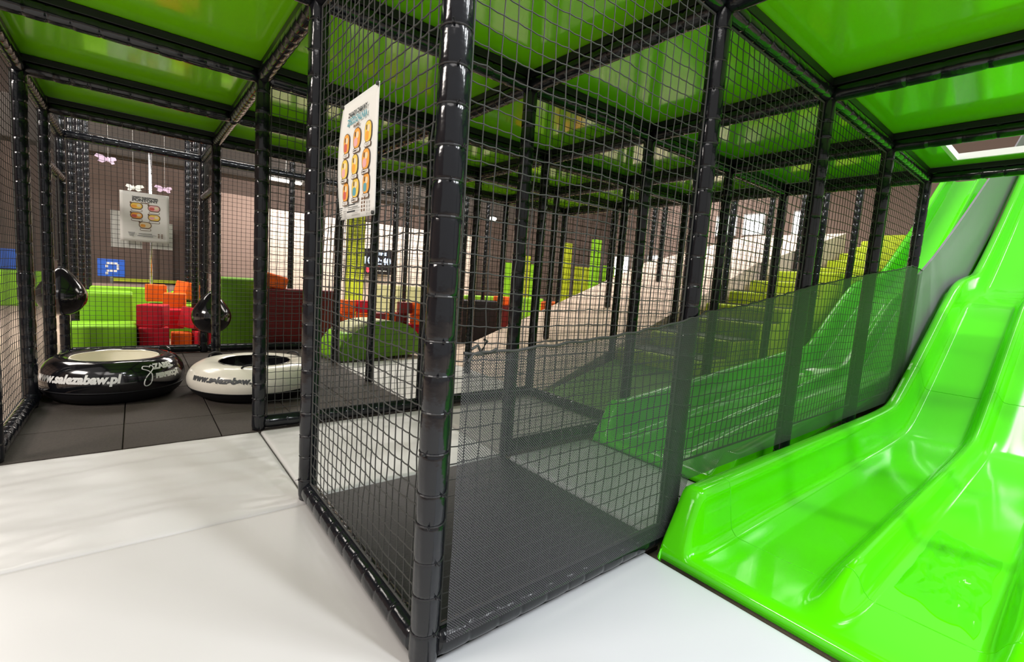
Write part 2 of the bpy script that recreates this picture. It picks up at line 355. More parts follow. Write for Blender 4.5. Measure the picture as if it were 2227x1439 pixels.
pad('floor_mat', 1.245, 1.985, .03, 1.16, .049, M['mat_cool'], 'pale grey floor mat at the end of the far slide')
pad('floor_mat', 1.25, 2.43, 1.25, 2.335, .049, M['ramp_grey'], 'grey floor mat between the far slide and the beige ramp', amp=.003)
b = MB(); b.box((.62, .6, -.024), (1.17, 1.19, .046)); link('trampoline_mat', b.me('trampoline_mat', M['tramp'], bevel=.008), None, 'black woven mat covering the floor of the netted front cell', 'trampoline mat')
xe = [-1.235, -.72, -.22, .28, .78, 1.24]; ye = [2.345, 2.86, 3.37, 3.88, 4.39, 4.9, 5.41, 5.9]
for i in range(5):
    for j in range(7):
        b = MB(); b.box(((xe[i] + xe[i + 1]) / 2, (ye[j] + ye[j + 1]) / 2, -.026), (xe[i + 1] - xe[i] - .006, ye[j + 1] - ye[j] - .006, .044))
        link('rubber_tile', b.me('rubber_tile', M['rubber'], bevel=.004), None, 'square dark brown rubber floor tile under the inflatable rings', 'floor tile', 'dark rubber floor tiles')

# ------------------------------------------------------------------ nets
def net(org, U, LU, LZ, label, name='safety_net', r=.0021, cell=.05, near=False, mt=None, seed=0, z0=0., seg=5, rope=True, sagn=.01):
    rnd = random.Random(seed); U = Vector(U).normalized(); N = Vector((-U.y, U.x, 0)); org = Vector(org)
    nu = max(2, round(LU / cell)); nz = max(2, round(LZ / cell))
    # knot positions, gently slack between the frame tubes
    def P(i, k):
        u = i / nu; w = k / nz
        e = (1 - (2 * u - 1) ** 4) * (1 - (2 * w - 1) ** 6)
        a = NZ.noise(Vector((u * 3, w * 4, seed))) * .012 * e; c = NZ.noise(Vector((u * 3, w * 4, seed + 9))) * .012 * e
        s = NZ.noise(Vector((u * 2, w * 2.5, seed + 4))) * sagn * 2 * e
        return org + U * (u * LU + a) + Vector((0, 0, w * LZ + c)) + N * s
    b = MB()
    if near:
        pts = {(i, k): P(i, k) + Vector((rnd.gauss(0, .0012), rnd.gauss(0, .0012), rnd.gauss(0, .0012))) for i in range(nu + 1) for k in range(nz + 1)}
        for i in range(nu + 1): b.tube([pts[i, k] for k in range(nz + 1)], r, 5)
        for k in range(nz + 1):
            ln = []
            for i in range(nu + 1):
                ln.append(pts[i, k])
                if i < nu: ln.append((pts[i, k] + pts[i + 1, k]) / 2 + Vector((0, 0, -.0022)))
            b.tube(ln, r, 5)
        o = r * 1.9
        for p in pts.values():
            b.add([p + Vector(q) * o for q in ((1, 0, 0), (-1, 0, 0), (0, 1, 0), (0, -1, 0), (0, 0, 1), (0, 0, -1))], [(0, 2, 4), (2, 1, 4), (1, 3, 4), (3, 0, 4), (2, 0, 5), (1, 2, 5), (3, 1, 5), (0, 3, 5)])
    else:
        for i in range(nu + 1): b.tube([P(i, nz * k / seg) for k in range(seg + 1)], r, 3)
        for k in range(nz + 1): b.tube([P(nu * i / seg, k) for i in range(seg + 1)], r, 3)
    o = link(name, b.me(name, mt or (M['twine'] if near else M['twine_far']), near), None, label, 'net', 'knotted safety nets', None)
    if rope:
        b = MB(); b.tube([org + Vector((0, 0, .0)), org + U * LU], .005, 6); b.tube([org + Vector((0, 0, LZ)), org + U * LU + Vector((0, 0, LZ))], .005, 6)
        b.tube([org, org + Vector((0, 0, LZ))], .004, 6); b.tube([org + U * LU, org + U * LU + Vector((0, 0, LZ))], .004, 6)
        link('border_rope', b.me('border_rope', M['twine'], True), o)
    return o
g = .05; ZT = H - .05; ZB = .09
net((0, g, ZB), (0, 1, 0), Y[1] - 2 * g, ZT - ZB, 'square mesh net carrying the rules banner, left side of the front cell', near=True, r=.0023, seed=1)
net((g, 0, ZB), (1, 0, 0), X[1] - 2 * g, ZT - ZB, 'square mesh net on the right face of the front cell, above the fine screen', near=True, r=.0019, seed=2)
for j in (1, 2, 3): net((X[j] + g, 0, .36), (1, 0, 0), X[j + 1] - X[j] - 2 * g, ZT - .36, 'square mesh net along the near slide, panel right of the %s' % CN[j], near=(j == 1), seed=3 + j)
for j in (1, 2, 3): net((X[j] + g, Y[1], ZB if j == 1 else .42), (1, 0, 0), X[j + 1] - X[j] - 2 * g, ZT - (ZB if j == 1 else .42), 'square mesh net behind the far slide, right of the %s' % CN[j], seed=8 + j)
for j in (0, 1, 2, 3): net((X[j] + g, Y[2], ZB), (1, 0, 0), X[j + 1] - X[j] - 2 * g, ZT - ZB, 'square mesh net in the %s, right of the %s' % (ROW[2], CN[j]), near=(j == 0), seed=14 + j)
for j in (1, 2): net((X[j] + g, Y[4], 1.0), (1, 0, 0), X[j + 1] - X[j] - 2 * g, ZT - 1.0, 'square mesh net in the %s, right of the %s' % (ROW[4], CN[j]), seed=20 + j)
net((X[1], Y[3] + g, 1.1), (0, 1, 0), Y[4] - Y[3] - 2 * g, ZT - 1.1, 'square mesh net beyond the lime arch', seed=24)
for i in (2, 3, 4): net((X[-1] - .03, Y[i] + g, ZB if i < 4 else 1.02), (0, 1, 0), Y[i + 1] - Y[i] - 2 * g, ZT - (ZB if i < 4 else 1.02), 'square mesh net at the left edge, section %s' % {2: 'nearest the camera', 3: 'beside the black ring', 4: 'behind the punch ball'}[i], seed=26 + i)
net((X[-1] + g, Y[5], ZB), (1, 0, 0), X[0] - X[-1] - 2 * g, ZT - ZB, 'square mesh net carrying the square rules sheet, in front of the cubes', seed=31, r=.0022)
net((X[0] + g, Y[5], ZB), (1, 0, 0), X[1] - X[0] - 2 * g, ZT - ZB, 'square mesh net in front of the tall lime pad', seed=32, r=.0022)
net((X[0], Y[4] + g, .98), (0, 1, 0), Y[5] - Y[4] - 2 * g, ZT - .98, 'square mesh net beside the right punch ball', seed=33)
net((X[-1] + g, Y[5], H + .06), (1, 0, 0), X[0] - X[-1] - 2 * g, 1.6, 'upper net above the shiny beam at the back of the ring bay', seed=34, cell=.045)
for j in (0, 1): net((X[j] + g, Y[5], H + .06), (1, 0, 0), X[j + 1] - X[j] - 2 * g, 1.6, 'upper net above the back beam, %s' % ('first panel right of the ring bay', 'second panel right of the ring bay')[j], seed=35 + j, cell=.045)
net((X[-1], Y[4] + g, H + .06), (0, 1, 0), Y[5] - Y[4] - 2 * g, 1.6, 'upper net along the left edge behind the deck', seed=38, cell=.045)
net((X[4], g, H + .3), (0, 1, 0), Y[2] - 2 * g, 1.4, 'upper net seen through the bright gap behind the decks', seed=37, cell=.05)

# ------------------------------------------------------------------ fine mesh screen with lacing rope
sp = [(.045, .922), (.21, .925), (.255, .93), (.5, .945), (.75, .968), (1.0, .998), (1.2, 1.03), (1.285, 1.055), (1.6, 1.085), (2.0, 1.15), (2.46, 1.225), (3.1, 1.31), (3.7, 1.385), (3.86, 1.402), (4.3, 1.455), (4.62, 1.505), (4.85, 1.50), (5.06, 1.49)]
vs = []; fs = []; NK = 14
for i, (x, z) in enumerate(sp):
    zb = .07 if x < 1.25 else .30
    for k in range(NK + 1):
        w = k / NK; yy = -.052 + .006 * NZ.noise(Vector((x * 3, w * 3, 3))) - (.006 if abs(x - 1.237) < .1 or abs(x - 2.45) < .1 else 0)
        vs.append((x, yy, zb + (z - zb) * w))
for i in range(len(sp) - 1):
    for k in range(NK): a = i * (NK + 1) + k; fs.append((a, a + NK + 1, a + NK + 2, a + 1))
scr = link('mesh_screen', mesh('mesh_screen', vs, fs, M['screen_mesh'], True), None, 'see-through fine dark mesh screen laced along the lower half of the front row', 'mesh screen')
b = MB(); pts = []
for i in range(len(sp) - 1):
    for k in range(8):
        t = k / 8; x = sp[i][0] * (1 - t) + sp[i + 1][0] * t; z = sp[i][1] * (1 - t) + sp[i + 1][1] * t
        pts.append((x, -.054 + .003 * math.sin(x * 60), z + .003 * math.sin(x * 45)))
b.tube(pts, .0045, 6)
link('lacing_rope', b.me('lacing_rope', M['twine'], True), scr)
b = MB()
for q in ((.06, 0), (.07, 1.1), (.05, 2.2), (.06, 3.3)): b.tube([(.1, -.055, .926), (.1 + .5 * q[0] * math.cos(q[1]), -.06, .926 + .5 * q[0] * math.sin(q[1])), (.1 + q[0] * .9 * math.cos(q[1] + .4), -.062, .92 + q[0] * .6 * math.sin(q[1] + .4))], .004, 6)
link('rope_knot', b.me('rope_knot', M['twine'], True), scr)

# ------------------------------------------------------------------ slides
FL = [(1.09, .052), (1.3, .05), (2.28, .05), (3.4, .048), (4.15, .058), (4.5, .11), (4.9, .31), (5.45, .64), (6.0, .985), (6.42, 1.205), (6.9, 1.30), (7.4, 1.37), (7.8, 1.53), (8.8, 2.13), (9.6, 2.66), (11.2, 3.75)]
def cr(P, t):
    i = min(int(t), len(P) - 2); f = t - i; p0 = P[max(i - 1, 0)]; p1 = P[i]; p2 = P[i + 1]; p3 = P[min(i + 2, len(P) - 1)]
    return tuple(.5 * ((2 * b_) + (-a_ + c_) * f + (2 * a_ - 5 * b_ + 4 * c_ - d_) * f * f + (-a_ + 3 * b_ - 3 * c_ + d_) * f ** 3) for a_, b_, c_, d_ in zip(p0, p1, p2, p3))
curve = [cr(FL, k / 10) for k in range((len(FL) - 1) * 10 + 1)]
def base_at(x):
    for a_, b_ in zip(curve, curve[1:]):
        if a_[0] <= x <= b_[0] + 1e-6:
            t = (x - a_[0]) / max(1e-9, b_[0] - a_[0]); z = a_[1] + (b_[1] - a_[1]) * t; dx, dz = b_[0] - a_[0], b_[1] - a_[1]; L = math.hypot(dx, dz)
            return z, (-dz / L, dx / L)
    return curve[-1][1], (0, 1)
def wall_l(y, s): return [(y, -.05, 0), (y, .03, 1), (y + s * .001, .20, 1), (y - s * .008, .236, 1), (y - s * .03, .25, 1), (y - s * .07, .25, 1), (y - s * .09, .238, 1), (y - s * .10, .20, 1), (y - s * .115, .08, 1), (y - s * .125, .03, 1), (y - s * .145, .006, 1), (y - s * .17, 0, 1)]
def ridge(y): return [(y + d, h, 2) for d, h in ((.095, 0), (.072, .005), (.054, .026), (.034, .072), (.014, .096), (0, .100), (-.014, .096), (-.034, .072), (-.054, .026), (-.072, .005), (-.095, 0))]
def slide(name, label, group, x_off, cs, secs, y_mid):
    root = thing(name, label, 'slide', (0, 0, 0), group=group)
    for (a, c, nm) in secs:
        n = max(8, int((c - a) / .06)); xs = [a, a + .002, a + .006] + [a + (c - a) * k / n for k in range(1, n)] + [c - .006, c - .002, c]
        if a < 1.1: xs = [1.09, 1.0901, 1.0915, 1.096, 1.104, 1.115, 1.13, 1.15, 1.17, 1.19, 1.21, 1.23, 1.25, 1.28, 1.32, 1.37, 1.41, c - .006, c - .002, c]
        vs = []; fs = []; nc = len(cs)
        for q, x in enumerate(xs):
            z, nv = base_at(x)
            front = a < 1.1
            ws = min(1, max(.0, (x - 1.092) / .125)); rs = sstep(1.12, 1.55, x)
            for (y, h, kind) in cs:
                hh = h * (ws if kind == 1 else rs if kind == 2 else 1); zz = z + nv[1] * hh; xx = x + nv[0] * hh
                if front and x < 1.13:
                    dr = sstep(1.13, 1.09, x) if False else (1 - math.sqrt(max(0, 1 - ((1.13 - x) / .04) ** 2)))
                    zz -= .022 * dr
                    if q == 0: zz = -.002
                if front and q == 0: zz = -.002
                vs.append((xx + x_off, y, zz))
        for i in range(len(xs) - 1):
            for k in range(nc - 1): fs.append((i * nc + k, i * nc + k + 1, (i + 1) * nc + k + 1, (i + 1) * nc + k))
        me = mesh('section', vs, fs, M['slide'], True)
        o = link(nm, me, root)
        sd = o.modifiers.new('thickness', 'SOLIDIFY'); sd.thickness = .008; sd.offset = -1
    return root
cs1 = wall_l(-.072, 1) + [(-.30, 0, 1), (-.42, 0, 1)] + ridge(-.645) + [(-.82, 0, 1), (-.92, 0, 1)] + ridge(-1.10) + [(-1.28, 0, 1), (-1.40, 0, 1)] + [(y, h, k) for (y, h, k) in wall_l(-1.66, -1)][::-1]
slide_near = slide('wave_slide', 'bright lime three-lane wave slide in the right foreground', 'lime wave slides', 0, cs1, ((1.09, 1.455, 'run_out_section'), (1.459, 5.05, 'run_out_section'), (5.054, 6.62, 'slope_section'), (6.624, 11.1, 'slope_section')), -.86)
cs2 = wall_l(1.10, 1) + [(.85, 0, 1), (.76, 0, 1)] + ridge(.6) + [(.44, 0, 1), (.35, 0, 1)] + [(y, h * (.6), k) for (y, h, k) in wall_l(.10, -1)][::-1]
slide_far = slide('wave_slide', 'lime wave slide seen behind the net and dark screen', 'lime wave slides', .90, cs2, ((1.09, 5.05, 'run_out_section'), (5.054, 6.62, 'slope_section'), (6.624, 11.1, 'slope_section')), .6)
# skirts: grey side walls between slide and frame
def skirt(root, y, off, x0, th=.012, mt='grey'):
    poly = [(x0 + off, y, -.04)] + [(11.0 + off, y, -.04)]; up = []
    for k in range(40):
        x = x0 + (11.0 - x0) * k / 39; z, nv = base_at(x); up.append((x + off, y, z - .03))
    b = MB(); b.prism(poly + up[::-1], (0, th, 0)); link('side_skirt', b.me('side_skirt', M[mt]), root, 'dark side skirt')
skirt(slide_near, -.075, 0, 1.5, mt='black_matt'); skirt(slide_far, .115, .90, 1.5, mt='black_matt'); skirt(slide_far, 1.07, .90, 1.5)
# thin clear film lying crumpled in the second lane
vs = []; fs = []; n = 40
def frad(a): return 1.0 + .16 * NZ.noise(Vector((math.cos(a) * 2.4, math.sin(a) * 2.4, 4.2)))
for i in range(n + 1):
    for k in range(n + 1):
        u = 2 * i / n - 1; w = 2 * k / n - 1; rr = math.hypot(u, w); a = math.atan2(w, u); mx_ = max(abs(u), abs(w)); q = frad(a)
        uu = u * q; ww = w * q; x = 2.0 + .40 * uu + .07 * ww; y = -.872 + .115 * ww
        f = abs(NZ.noise(Vector((u * 2.6 + w, w * 1.6, 2)))) * .011 + abs(NZ.noise(Vector((u * 7 - w * 2, w * 3, 8)))) * .005
        vs.append((x, y, base_at(x)[0] + .003 + f * (1 - max(abs(u), abs(w)) ** 4)))
for i in range(n):
    for k in range(n): a = i * (n + 1) + k; fs.append((a, a + n + 1, a + n + 2, a + 1))
link('clear_film', mesh('clear_film', vs, fs, M['film'], True), None, 'crumpled piece of clear shiny film lying in the second lane of the near slide', 'plastic film')
# grey side curtain rising above the near slide
pl = [(5.05, -.03, .42), (6.0, -.03, 1.1), (6.4, -.03, 1.33), (7.4, -.03, 1.5), (8.8, -.03, 2.25), (11.0, -.03, 3.65), (11.0, -.03, 4.4), (9.6, -.03, 3.6), (8.1, -.03, 2.95), (6.9, -.03, 2.32), (6.27, -.03, 2.0), (5.6, -.03, 1.68), (5.08, -.03, 1.46)]
b = MB(); b.prism(pl, (0, .02, 0)); link('side_curtain', b.me('side_curtain', M['grey'], bevel=.004), None, 'smooth grey vinyl side wall rising beside the upper part of the near slide', 'side panel')

# ------------------------------------------------------------------ inflatable rings
def ring_pt(R, r, h, a, bq, off=0.0):
    # bq: angle round the tube (0 = outermost, 90deg = top)
    rr = R - r + (r + off) * math.cos(bq); return Vector((rr * math.cos(a), rr * math.sin(a), h / 2 + (h / 2 + off) * math.sin(bq)))
def inflatable(label, loc, R, r, h, mbody, mliner, mbase, rot, texts, cat='inflatable ring'):
    root = thing('inflatable_ring', label, cat, loc, (0, 0, rot), 'inflatable rings')
    n = 72
    def strip(b0, b1, nb, off=0., pleat=0.):
        vs = []; fs = []
        for i in range(n):
            a = 2 * PI * i / n
            for k in range(nb + 1):
                q = b0 + (b1 - b0) * k / nb; p = ring_pt(R, r, h, a, q, off + pleat * NZ.noise(Vector((a * 5, q * 1.3, R)))); vs.append(p)
        for i in range(n):
            j = (i + 1) % n
            for k in range(nb): fs.append((i * (nb + 1) + k, j * (nb + 1) + k, j * (nb + 1) + k + 1, i * (nb + 1) + k + 1))
        return vs, fs
    v, f = strip(math.radians(-22), math.radians(116), 22, 0, .0025); link('top_cover', mesh('top_cover', v, f, mbody, True), root)
    v, f = strip(math.radians(-100), math.radians(-22), 12, .001); link('base_cover', mesh('base_cover', v, f, mbase, True), root, 'matt black underside')
    # liner bowl
    vs = []; fs = []; nb = 14; ri = R - r + r * math.cos(math.radians(116)); zi = h / 2 + h / 2 * math.sin(math.radians(116))
    for i in range(n):
        a = 2 * PI * i / n
        for k in range(nb + 1):
            t = k / nb; rr = ri * math.cos(t * PI / 2) ** .55 if k < nb else .001; z = zi - (zi - .03) * math.sin(t * PI / 2)
            rr += .016 * math.sin(a * 9 + 2.5 * t) * t * (1 - t) * 4 * .6
            vs.append((rr * math.cos(a), rr * math.sin(a), z))
    for i in range(n):
        j = (i + 1) % n
        for k in range(nb): fs.append((i * (nb + 1) + k, i * (nb + 1) + k + 1, j * (nb + 1) + k + 1, j * (nb + 1) + k))
    link('seat_liner', mesh('seat_liner', vs, fs, mliner, True), root)
    b = MB(); b.tube([ring_pt(R, r, h, 2 * PI * k / n, math.radians(116), .001) for k in range(n)], .006, 6, closed=True); link('liner_piping', b.me('liner_piping', mliner, True), root)
    b = MB(); b.tube([ring_pt(R, r, h, 2 * PI * k / n, math.radians(-22), .0) for k in range(n)], .005, 6, closed=True); link('seam_piping', b.me('seam_piping', mbase, True), root)
    for a in texts.get('handles', []):
        b = MB(); b.tube([ring_pt(R, r, h, a - rot + d * .20, math.radians(72), .002 + .03 * math.cos(d * PI / 2) ** .5 if abs(d) < 1 else .002) for d in (-1, -.8, -.5, -.2, 0, .2, .5, .8, 1)], .008, 6)
        link('grab_handle', b.me('grab_handle', texts['hm'], True), root)
    for (body, size, a0, bq, mt, spacing, shear) in texts['t']:
        me = text_me(body, size, mt, 0, 'CENTER', shear, spacing, .004)
        bm = bmesh.new(); bm.from_mesh(me)
        for _ in range(2): bmesh.ops.subdivide_edges(bm, edges=[e for e in bm.edges if e.calc_length() > .02], cuts=1)
        bmesh.ops.triangulate(bm, faces=bm.faces)
        for v_ in bm.verts:
            u, w = v_.co.x, v_.co.y; a = a0 - rot + u / (R - .02); q = bq + w / (.5 * (r + h / 2)); v_.co = ring_pt(R, r, h, a, q, .0030)
        bm.to_mesh(me); bm.free(); link('lettering', me, root)
    if 'logo' in texts:
        a0, mt = texts['logo']
        def P(u, w): return ring_pt(R, r, h, a0 - rot + u / R, math.radians(18) + w / r, .004)
        b = MB(); lp = [(.01, .055), (-.035, .062), (-.045, .045), (-.01, .03), (.012, .005), (.0, -.045), (-.03, -.06), (-.045, -.045), (-.03, -.01), (.02, .03), (.035, .05), (.02, .065), (.005, .05)]
        pts = [cr(lp, k / 4) for k in range((len(lp) - 1) * 4 + 1)]; b.tube([P(*p) for p in pts], .0038, 5); link('script_logo', b.me('script_logo', mt, True), root)
    return root
A0 = math.atan2(CAM.y - 3.785, CAM.x + .785)
inflatable('black inflatable ring with a cream seat liner and white lettering', (-.778, 3.785, 0), .455, .125, .322, M['black'], M['liner'], M['black_matt'], .3,
    {'t': [('www.salezabaw.pl', .079, A0 - .62, math.radians(16), M['print_w'], 1.0, .18), ('ZABEL', .060, A0 + .74, math.radians(42), M['print_w'], 1.0, .1), ('PERFEKCJA', .042, A0 + .78, math.radians(14), M['print_w'], 1.0, .1)], 'logo': (A0 + .46, M['print_w']), 'handles': (A0 + 2.05,), 'hm': M['black']})
A1 = math.atan2(CAM.y - 3.458, CAM.x - .168)
inflatable('white inflatable ring with a black centre, beside the black one', (.168, 3.458, 0), .503, .158, .290, M['white'], M['black'], M['black_matt'], .8,
    {'t': [('www.salezabaw.pl', .070, A1 - .50, math.radians(22), M['print_d'], 1.06, .18)], 'handles': (A1 - .05, A1 + 2.2, A1 - 2.2), 'hm': M['black_matt']})

# ------------------------------------------------------------------ punch balls
def ball(label, loc, R, top):
    root = thing('punch_ball', label, 'punch ball', loc, group='black punch balls')
    b = MB(); prof = []
    for k in range(22):
        t = PI * k / 21; z = -math.cos(t) * R; r = math.sin(t) * R
        if z > 0: e = z / R; z = z + e ** 3 * R * .42; r *= (1 - .25 * e ** 2)
        prof.append((max(r, .001), z))
    b.lathe(prof, 32); link('bag', b.me('bag', M['black'], True), root)
    b = MB(); b.tube([(0, 0, R * 1.41), (.005, 0, R * 1.5), (0, 0, top)], .006, 6); link('hanging_cord', b.me('hanging_cord', M['twine'], True), root)
    b = MB(); b.lathe([(.03, R * 1.28), (.032, R * 1.36), (.02, R * 1.44), (.008, R * 1.46)], 16); link('cap', b.me('cap', M['black_matt'], True), root)
ball('black teardrop punch ball hanging at the left edge behind a post', (-1.205, 5.12, .69), .19, 1.86 - .69 - .03)
ball('black teardrop punch ball hanging in front of the lime pad and pink cubes', (.02, 5.14, .50), .195, 1.86 - .50 - .03)

# ------------------------------------------------------------------ rules banners
def badge_me(w, h, skin, tint, seed):
    rnd = random.Random(seed); b = MB()
    def rr(cx, cz, ww, hh, e, d, mi, n=6, y=0.):
        poly = []
        for (sx, sz, a0) in ((1, 1, 0), (-1, 1, PI / 2), (-1, -1, PI), (1, -1, 1.5 * PI)):
            for k in range(n + 1): q = a0 + PI / 2 * k / n; poly.append((cx + sx * (ww / 2 - e) + e * math.cos(q), y, cz + sz * (hh / 2 - e) + e * math.sin(q)))
        b.prism(poly, (0, -d, 0), mi)
    rr(0, h * .08, w, h * .84, w * .42, .0006, 0); rr(0, h * .08, w * .91, h * .84 - w * .09, w * .38, .0009, 1)
    rr(-w * .12, -h * .06, w * .48, h * .34, w * .16, .0012, 2); rr(w * .1, h * .2, w * .34, h * .26, w * .15, .0014, 3); rr(-w * .2, h * .26, w * .16, h * .2, w * .07, .0013, 0)
    rr(0, -h * .40, w * .92, h * .2, w * .12, .0016, 0); rr(0, -h * .40, w * .84, h * .2 - w * .08, w * .1, .0019, 4)
    rr(0, -h * .38, w * .6, h * .018, .001, .0021, 0); rr(0, -h * .43, w * .42, h * .018, .001, .0021, 0)
    return b.me('badge', [M['p_line'], M[skin], M[tint], M['p_cream'], M['paper']])
def sheet_me(w, h, bow):
    vs = []; fs = []; n = 14
    for i in range(n + 1):
        for k in range(n + 1): u = i / n - .5; v = k / n - .5; vs.append((u * w, bow(u, v), v * h))
    for i in range(n):
        for k in range(n): a = i * (n + 1) + k; fs.append((a, a + n + 1, a + n + 2, a + 1))
    return mesh('sheet', vs, fs, M['paper'], True)
def bars(rows, mt):
    b = MB()
    for (x, z, w, h, y) in rows: b.box((x, y, z), (w, .0006, h))
    return b.me('small_print', mt)
def solid(o, t=.0015): sd = o.modifiers.new('thickness', 'SOLIDIFY'); sd.thickness = t; sd.offset = 1
# tall banner on the left net (plane x = 0, facing -x)
PB = thing('rules_banner', 'white rules banner with nine orange badges hanging on the front net', 'banner', (-.014, .625, 1.535), (0, 0, -PI / 2), 'rules banners')
bow = lambda u, v: -.014 * math.sin((v + .5) * PI) * (.6 - u)
sh = link('sheet', sheet_me(.345, .432, bow), PB); solid(sh)
def onb(name, me, x, z, dy=.004, lab=None):
    o = link(name, me, PB, lab); o.location = (x, bow(x / .345, z / .432) - dy, z); return o
for txt, sz, z, mt in (('ZASADY ZABAWY', .022, .158, 'print_d'), ('ZJEŻDŻALNIA', .031, .132, 'p_teal'), ('DLA DZIECI', .011, .109, 'p_line')):
    o = onb('heading', text_me(txt, sz, M[mt], .0002, shear=.15, offset=.0006), .0, z, .0062); o.rotation_euler = (PI / 2, 0, 0)
sk = ['p_orange', 'p_orange', 'p_yellow', 'p_yellow', 'p_yellow', 'p_orange', 'p_orange', 'p_yellow', 'p_orange']; ti = ['p_red', 'p_pink', 'p_orange', 'p_pink', 'p_orange', 'p_pink', 'p_red', 'p_teal', 'p_teal']
for k in range(9):
    c = k % 3; r_ = k // 3
    onb('badge', badge_me(.072 if (c + r_) % 2 else .062, .088, sk[k], ti[k], k), (-.095, .0, .095)[c] + (.01, -.004, .004)[r_] * .8, (.055, -.035, -.118)[r_] + (-.006, 0, .006)[c], .0035)
onb('small_print', bars([(-.115, -.178 - .008 * k, .038 - .006 * (k % 3), .003, 0) for k in range(5)] + [(0, -.172, .07, .004, 0), (.012, -.181, .10, .002, 0), (-.01, -.188, .05, .002, 0), (-.005, -.196, .08, .006, 0)], M['print_d']), 0, 0, .011)
onb('icon_grid', bars([(.10 + .022 * (k % 2), -.16 - .013 * (k // 2), .011, .009, 0) for k in range(8)], M['p_line']), 0, 0, .011)
for sx, sz in ((-1, 1), (1, 1), (-1, -1), (1, -1)):
    b = MB(); b.lathe([(.001, 0), (.007, .002), (.007, .008), (.001, .009)], 10); o = link('corner_tie', b.me('corner_tie', M['twine'], True), PB); o.location = (sx * .166, -.002, sz * .209); o.rotation_euler = (PI / 2, 0, 0)
# square sheet on the back net (plane y = 5.7)
PC = thing('rules_banner', 'nearly square white rules sheet with five badges on the back net', 'banner', (-.557, 5.67, 1.548), (0, 0, 0), 'rules banners')
bow2 = lambda u, v: -.012 * math.sin((v + .5) * PI) * (.5 + u * .6)
sh = link('sheet', sheet_me(.435, .54, bow2), PC); solid(sh)
def onc(name, me, x, z, dy=.004):
    o = link(name, me, PC); o.location = (x, bow2(x / .435, z / .54) - dy, z); return o
for txt, sz, z, mt in (('ZASADY KORZYSTANIA', .021, .215, 'print_d'), ('PONTONY', .046, .185, 'print_d'), ('SALA ZABAW', .012, .158, 'p_line')):
    o = onc('heading', text_me(txt, sz, M[mt], .0003, offset=.001), .0, z, .0068); o.rotation_euler = (PI / 2, 0, 0)
def badge2(skin, tint, seed):
    b = MB()
    def rr(cx, cz, ww, hh, e, d, mi, n=6):
        poly = []
        for (sx, sz, a0) in ((1, 1, 0), (-1, 1, PI / 2), (-1, -1, PI), (1, -1, 1.5 * PI)):
            for k in range(n + 1): q = a0 + PI / 2 * k / n; poly.append((cx + sx * (ww / 2 - e) + e * math.cos(q), 0, cz + sz * (hh / 2 - e) + e * math.sin(q)))
        b.prism(poly, (0, -d, 0), mi)
    rr(0, .015, .112, .072, .033, .0008, 0); rr(0, .015, .098, .058, .028, .0012, 1); rr(-.02, .008, .045, .032, .014, .0016, 2); rr(.022, .02, .035, .03, .014, .0018, 3); rr(-.05, .045, .014, .02, .006, .0014, 0)
    rr(.002, -.034, .098, .026, .012, .0014, 0); rr(.002, -.034, .09, .018, .009, .0018, 4)
    return b.me('badge', [M['p_line'], M[skin], M[tint], M['p_cream'], M['paper']])
for (x, z, a_, t_) in ((-.075, .105, 'p_yellow', 'p_orange'), (.08, .095, 'p_pink', 'p_red'), (-.075, .0, 'p_orange', 'p_red'), (.08, -.008, 'p_yellow', 'p_pink'), (.0, -.098, 'p_cream', 'p_orange')): onc('badge', badge2(a_, t_, 1), x, z, .003)
onc('small_print', bars([(-.12, -.175 - .012 * k, .06 - .008 * k, .005, 0) for k in range(4)] + [(0, -.18, .12, .005, 0), (.02, -.193, .16, .003, 0), (0, -.206, .14, .006, 0)], M['print_d']), 0, 0, .014)
onc('icon_grid', bars([(.12 + .03 * (k % 2), -.175 - .017 * (k // 2), .016, .011, 0) for k in range(6)], M['p_line']), 0, 0, .014)

# ------------------------------------------------------------------ foam pit and soft blocks behind the ring bay
def block(name, label, c, d, mt, rz=0, rx=0, ry=0, cat='foam block', group=None, bev=.03):
    b = MB(); b.box((0, 0, 0), d); o = link(name, b.me(name, M[mt], True, bev, 3), None, label, cat, group, None, c, (rx, ry, rz)); return o
Z0 = -.05
block('foam_block', 'low lime foam step below the tall lime box, behind the black ring', (-.955, 6.19, Z0 + .175), (.62, .55, .35), 'green_foam', group='lime foam blocks')
block('foam_block', 'tall lime foam box behind the black ring, left of the pink cubes', (-.93, 6.80, Z0 + .345), (.50, .56, .69), 'green_foam', group='lime foam blocks')
block('foam_block', 'long lime foam bank at the back of the cube pit, left half', (-.72, 8.9, Z0 + .32), (1.0, .3, .64), 'green_foam', group='lime foam blocks')
block('foam_block', 'long lime foam bank at the back of the cube pit, right half', (.28, 8.9, Z0 + .30), (.9, .3, .60), 'green_foam', group='lime foam blocks')
block('foam_block', 'lime foam box behind the cubes, under the orange ones', (-.18, 7.5, Z0 + .25), (.66, .5, .5), 'green_foam', group='lime foam blocks')
block('foam_block', 'tall lime padded block right of the punch ball, reaching above the rail', (.60, 6.40, Z0 + .48), (.74, .5, .96), 'green_dark', group='lime foam blocks')
